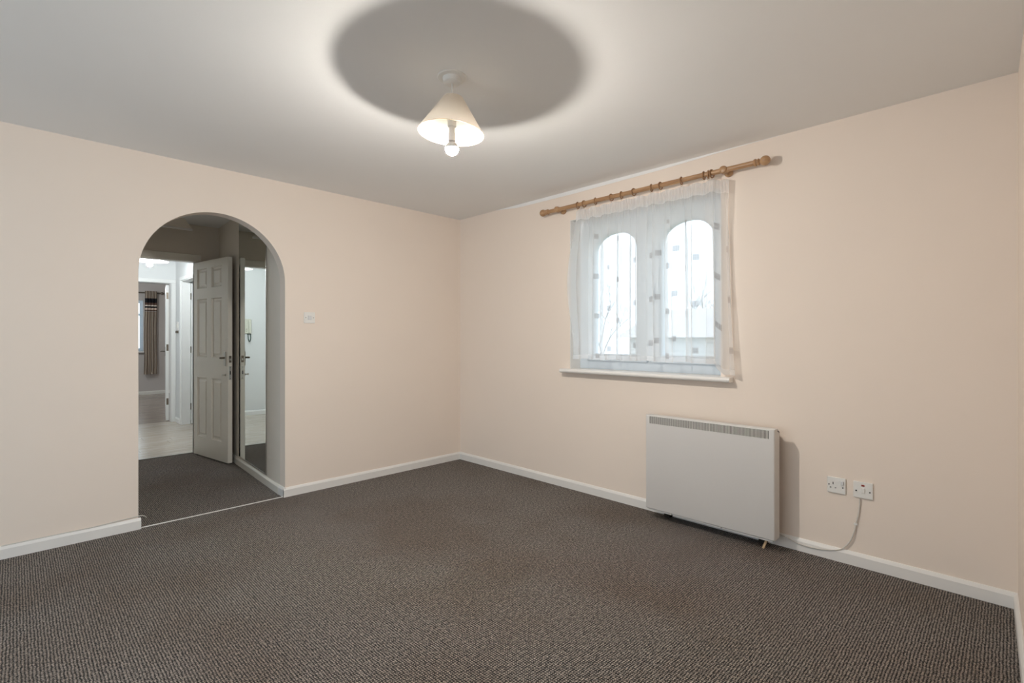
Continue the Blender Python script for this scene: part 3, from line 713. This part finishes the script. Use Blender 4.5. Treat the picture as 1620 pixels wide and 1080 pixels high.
# ------------------------------------------------------------------ voile curtain
ZT, ZB = 2.205, 1.052
NF = 9
rn = random.Random(7)
ph = [rn.uniform(-.7, .7) for _ in range(NF*2+4)]; am = [rn.uniform(.55, 1.25) for _ in range(NF*2+4)]
def lerp_list(L_, s):
    s = max(0, min(len(L_)-1.001, s)); i = int(s); f = s-i; f = f*f*(3-2*f); return L_[i]*(1-f)+L_[i+1]*f
def vf(u, v):                                  # u 0 right end .. 1 left end, v 0 hem .. 1 heading
    wv = 2*PI*NF*u + lerp_list(ph, u*(NF*2))*(1.2)+.35*math.sin(2.2*v+7*u)
    grow = min(1, (1-v)/.30)
    A_ = (.006+.031*grow)*lerp_list(am, u*NF*2+.5)
    hf_ = .0035*math.sin(2*PI*58*u+2*math.sin(20*u))*max(0, min(1, (v-.86)/.06))
    x = 3.102+A_*math.sin(wv)+hf_
    y = 1.225+(2.395-1.225)*u
    y += .024*grow*math.sin(2*wv+.8)*lerp_list(am, u*NF*2)
    b = math.sin(PI*min(1, (1-v)*1.05))
    y += (.070*b*b+.018*(1-v))*max(0, (u-.86)/.14)**1.5
    y -= .045*(1-v)**1.2*max(0, (.12-u)/.12)
    zb = ZB
    if u < .075: zb = ZB-.072*min(1, (.075-u)/.02)
    zt = ZT+.005*math.cos(2*PI*11.5*u)
    if u < .03: zt -= .02*(1-u/.03)
    z = zb+(zt-zb)*v + .004*math.sin(wv*.5+1)*(1-v)
    if u < .075: x = min(x+.02, 3.160)
    return (max(3.045, min(x, 3.162)), y, z)
tag(cloth('voile_curtain', M['voile'], 520, 60, vf, lambda u, v: (u*1.19*1.6, v*(ZT-ZB))), 'sheer white voile curtain with small woven squares across the window', 'curtain')

# ------------------------------------------------------------------ pendant lamp
LX, LY = 1.411, 1.798
pl = thing('pendant_lamp', 'cream conical pendant lamp lit in the living room ceiling', 'lamp', (LX, LY, H))
obj('ceiling_rose', lathe(BM(), [(.0, -.0305), (.034, -.030), (.040, -.026), (.042, -.006), (.042, -.005), (.064, -.0045), (.067, -.002), (.067, 0)], 40, caps=False), M['plastic'], pl, smooth=True)
obj('cord', tube(BM(), smooth_path([(0, 0, -.03), (.001, 0, -.06), (-.001, 0, -.1), (0, 0, -.19)]), .0028, 8), M['plastic'], pl, smooth=True)
tilt = Matrix.Translation((0, 0, -.19)) @ Matrix.Rotation(math.radians(4), 4, Vector((1, 1, 0)).normalized()) @ Matrix.Translation((0, 0, .19))
sh = obj('shade', lathe(BM(), [(.044, -.094), (.1505, -.2565), (.1492, -.257), (.0425, -.0945)], 64, tilt, caps=False), M['shade'], pl, smooth=True)
obj('shade_trim', torus(BM(), .1503, .0011, 64, 6, tilt @ Matrix.Translation((0, 0, -.2565))), M['peg'], sh, smooth=True)
bm = torus(BM(), .021, .0012, 24, 6, tilt @ Matrix.Translation((0, 0, -.2)))
for k in range(3):
    a = 2*PI*k/3+.4; c_, s_ = math.cos(a), math.sin(a)
    tube(bm, [tilt @ Vector((.021*c_, .021*s_, -.2)), tilt @ Vector((.0435*c_, .0435*s_, -.096))], .0012, 6)
obj('shade_carrier', bm, M['plastic'], sh)
obj('bulb_holder', lathe(BM(), [(.006, -.155), (.014, -.165), (.016, -.19), (.019, -.200), (.0195, -.225), (.017, -.228)], 24), M['plastic'], pl, smooth=True)
obj('bulb_cap', lathe(BM(), [(.0135, -.228), (.0135, -.250), (.016, -.258), (.016, -.292)], 24), M['plastic'], pl, smooth=True)
def dome(a0, a1, r, cz, n=10):
    return [(max(.0004, r*math.cos(a0+(a1-a0)*i/n)), cz+r*math.sin(a0+(a1-a0)*i/n)) for i in range(n+1)]
a_ = .0
obj('bulb_light_block', lathe(BM(), dome(1.0, a_, .0302, -.326, 6), 28, caps=True), M['plastic'], pl, smooth=True)  # unlit upper half added to hold bulb light off the ceiling
obj('bulb', lathe(BM(), dome(a_, -PI/2, .0300, -.3262, 12), 28, caps=True), M['bulb'], pl, smooth=True)

# ------------------------------------------------------------------ heater
hy0, hy1, hxf, hz0, hz1 = .933, 1.739, 3.016, .070, .697
ht = thing('storage_heater', 'white wall-hung storage heater with a slotted top grille', 'heater', (hxf, hy0, 0))
Wd = hy1-hy0
gy0, gy1, gz0, gz1 = .962-hy0, 1.712-hy0, .641, .688
# casing: front skin with a slot for the grille, rolled edges, sloping top at the back
bm = BM()
prof = [(.003, hz0), (0, hz0+.004), (0, gz0)]
def strip(y0, y1, pr):
    a = [bm.verts.new((p[0], y0, p[1])) for p in pr]; b_ = [bm.verts.new((p[0], y1, p[1])) for p in pr]
    for i in range(len(pr)-1): bm.faces.new((a[i], b_[i], b_[i+1], a[i+1]))
full = [(.084, hz0), (.006, hz0), (.0015, hz0+.003), (0, hz0+.008), (0, gz0), (0, gz1), (.0015, hz1-.003), (.006, hz1), (.050, hz1), (.084, hz1-.024)]
# side walls with rounded vertical front edges
e = .007
strip(e, gy0, full); strip(gy1, Wd-e, full)
strip(gy0, gy1, full[:5]); strip(gy0, gy1, full[5:])
for (ya, s_) in ((0, 1), (Wd, -1)):
    ring = []
    for t_ in range(4):
        a = PI/2*t_/3; ring.append((e-e*math.sin(a), e-e*math.cos(a)))    # (x inset, y inset)
    cols_ = []
    for xi, yi in ring:
        pts_ = [(max(p[0], xi) if 3 <= i <= 5 else max(p[0], xi), ya+s_*yi, p[1]) for i, p in enumerate(full)]
        cols_.append([bm.verts.new(p) for p in pts_])
    for a, b_ in zip(cols_, cols_[1:]):
        for i in range(len(full)-1): bm.faces.new((a[i], b_[i], b_[i+1], a[i+1]))
    side = [bm.verts.new((max(p[0], e), ya, p[1])) for p in full]
    bm.faces.new(side)
back = [bm.verts.new(p) for p in ((.084, 0, hz0), (.084, Wd, hz0), (.084, Wd, hz1-.024), (.084, 0, hz1-.024))]; bm.faces.new(back)
bmesh.ops.remove_doubles(bm, verts=bm.verts[:], dist=.0004)
cs = obj('casing', bm, M['heater'], ht, smooth=True)
obj('grille_well', B(.012, .014, gy0-.004, gy1+.004, gz0-.004, gz1+.004), M['heaterdark'], ht)
bm = BM(); n = 110; pt = (gy1-gy0)/n
for i in range(n+1):
    y = gy0+i*pt; box(bm, .0005, .0025, y-pt*.24, y+pt*.24, gz0-.001, gz1+.001)
g = obj('grille', bm, M['heatertop'], ht); g['kind'] = 'stuff'
obj('rear_body', B(.088, A-hxf-.016, .020, Wd-.020, hz0+.03, hz1-.045, .004), M['heaterdark'], ht)
bm = BM()
for a, b_ in ((.012, .30), (.305, .62), (.625, Wd-.012)): box(bm, .010, .030, a, b_, hz0-.012, hz0-.002, .002)
o = obj('base_trim', bm, M['gloss'], ht); o['label'] = 'pale strip along the heater bottom'
obj('top_slot', B(.045, .080, -.0012, .002, hz1-.020, hz1-.015, mtx=Matrix.Translation((.062, 0, hz1-.02)) @ Matrix.Rotation(.35, 4, 'Y') @ Matrix.Translation((-.062, 0, -hz1+.02))), M['hole'], ht)
for yy in (.10, Wd-.10):
    obj('foot', B(.100, .150, yy-.02, yy+.02, 0.0, hz0+.032, .003), M['heaterdark'], ht)
bm = B(-.006, .006, -.006, .006, 0, .058, .001)
bmesh.ops.transform(bm, matrix=Matrix.Translation((3.052, 1.005, .002)) @ Matrix.Rotation(.35, 4, 'X'), verts=bm.verts[:])
tag(obj('wooden_peg', bm, M['peg']), 'small raw wooden peg propped under the right end of the heater', 'peg')

# ------------------------------------------------------------------ sockets, switches, cable
def screw(bm, x, y, z, r=.0035):
    lathe(bm, [(r, 0), (r, .0012)], 10, Matrix.Translation((x, y, z)) @ Matrix.Rotation(-PI/2, 4, 'Y'))
so = thing('wall_socket', 'white single switched socket on the wall right of the heater', 'socket', (A, .668, .410))
obj('faceplate', B(-.010, 0, -.043, .043, -.043, .043, .003, seg=2), M['plastic'], so)
for q in ((.013, .017, .004, .016), (.023, .030, -.016, -.012), (.000, .007, -.016, -.012)):    # left in view = +y
    obj('pin_slot', B(-.0115, -.0095, *q), M['hole'], so)
for yy in (.034, -.030): bm = BM(); screw(bm, -.010, yy, .001 if yy > 0 else -.008); obj('screw', bm, M['hole'], so)
obj('rocker', B(-.0165, -.009, -.034, -.021, .006, .028, .0015), M['greyplastic'], so)
fs = thing('fused_switch', 'white heater switch with a red window right of the socket', 'switch', (A, .5475, .4085))
obj('faceplate', B(-.010, 0, -.043, .043, -.043, .043, .003, seg=2), M['plastic'], fs)
obj('red_window', B(-.0125, -.009, -.007, .007, .020, .029, .0008), M['red'], fs)['label'] = 'dark red indicator window'
obj('rocker', B(-.016, -.009, -.008, .008, -.014, .013, .0015), M['plastic'], fs)
for yy in (.030, -.030): bm = BM(); screw(bm, -.010, yy, -.006); obj('screw', bm, M['hole'], fs)
cb = thing('heater_cable', 'thin white flex looping from the heater to the red-windowed switch', 'cable', (0, 0, 0))
X_ = A-.006
def wp(px, py, X=X_):
    u = (px-810)/787.5; y = X*(1-u)/(1+u); d = (X+y)*.70710678; return (X, y, 1.2095-(py-535.2)*d/787.5)
cpts = [wp(1231, 843.5), wp(1244, 849.5, A-.019), wp(1262, 859, A-.019), wp(1285, 866, A-.019), wp(1310, 869.5, A-.019), wp(1330, 868.5, A-.012), wp(1344, 857, A-.012), wp(1351, 842, A-.010), wp(1354, 829), wp(1358.5, 812), wp(1360, 800), wp(1360.5, 789)]
obj('flex', tube(BM(), smooth_path(cpts), .0034, 8), M['cable'], cb, smooth=True)
for px, py, X in ((1354, 829, X_), (1245, 850, A-.019)):
    c = wp(px, py, X); obj('cable_clip', B(c[0]-.006, c[0]+.004, c[1]-.009, c[1]+.009, c[2]-.004, c[2]+.006, .001), M['plastic'], cb)
ls = thing('light_switch', 'white single light switch on the arch wall right of the arch', 'light switch', (1.648, Bw, 1.373))
obj('faceplate', B(-.043, .043, -.009, 0, -.043, .043, .003, seg=2), M['plastic'], ls)
obj('rocker', B(-.014, .014, -.0145, -.008, -.015, .017, .0015, mtx=Matrix.Rotation(.06, 4, 'X')), M['greyplastic'], ls)
bm = BM()
for xx in (-.030, .030):
    bm = lathe(BM(), [(.0032, 0), (.0032, .0012)], 10, Matrix.Translation((xx, -.009, 0)) @ Matrix.Rotation(PI/2, 4, 'X'))
    obj('screw', bm, M['darkmetal'], ls)

# ------------------------------------------------------------------ outside
M['grass'] = mat('grass', (.10, .13, .06), .9, .1, var=.3, vscale=.6)
M['bark'] = mat('bark', (.46, .42, .40), .9, .1)
M['clad'] = mat('pale_cladding', (.78, .77, .76), .8, .2, var=.05, vscale=2)
M['tile'] = mat('roof_tiles', (.66, .62, .60), .8, .2, var=.15, vscale=3)
S('ground_outside', B(A+.4, 60, -30, 45, -2.9, -2.75), M['grass'], 'grass outside beyond the window', 'ground')
hs = thing('neighbour_house', 'pale clad house seen through the lower window panes', 'house', (17, 2, -2.75))
obj('wall', B(0, 6, -3, 8.5, 0, 4.0), M['clad'], hs)
bm = BM()
for i in range(25): box(bm, -.03, .0, -3, 8.5, .1+i*.155, .1+i*.155+.12)
o = obj('cladding', bm, M['clad'], hs); o['kind'] = 'stuff'
bm = BM(); v = [bm.verts.new(p) for p in ((-.4, -3.4, 4.0), (6.4, -3.4, 4.0), (6.4, 8.9, 4.0), (-.4, 8.9, 4.0), (3, -3.4, 5.2), (3, 8.9, 5.2))]
for q in ((0, 1, 2, 3), (0, 4, 5, 3), (1, 2, 5, 4), (0, 1, 4), (3, 5, 2)): bm.faces.new([v[i] for i in q])
obj('roof', bm, M['tile'], hs)
for y0 in (-1.5, 3.5):
    f = obj('window', B(-.06, -.02, y0, y0+1.4, 2.6, 3.8), M['upvc'], hs); obj('pane', B(-.07, -.055, y0+.08, y0+1.32, 2.68, 3.72), M['glass'], f)
def tree(x, y, h, seed, label):
    rd = random.Random(seed); bm = BM()
    def br(p, d, L_, r, lv):
        q = [p]; dd = d.copy()
        for i in range(3):
            dd = (dd+Vector((rd.uniform(-.18, .18), rd.uniform(-.18, .18), rd.uniform(-.02, .12)))).normalized(); q.append(q[-1]+dd*L_/3)
        tube(bm, q, [r, r*.88, r*.76, r*.62], 5 if lv < 3 else 3)
        if lv == 5: return
        for k in range(3 if lv else 4):
            a = rd.uniform(0, 2*PI); s = Vector((math.cos(a), math.sin(a), rd.uniform(.2, 1.0)))
            br(q[rd.choice((2, 3, 3))] if lv else q[rd.choice((2, 3))], (dd*.7+s*.75).normalized(), L_*rd.uniform(.6, .78), r*.6, lv+1)
    br(Vector((0, 0, 0)), Vector((0, 0, 1)), h*.36, h*.012, 0)
    tag(obj('bare_tree', bm, M['bark'], loc=(x, y, -2.75)), label, 'tree')
tree(40, 27.5, 9.5, 3, 'bare winter tree outside the left window pane')
tree(42, 17.0, 9.5, 5, 'bare winter tree outside the right window pane')
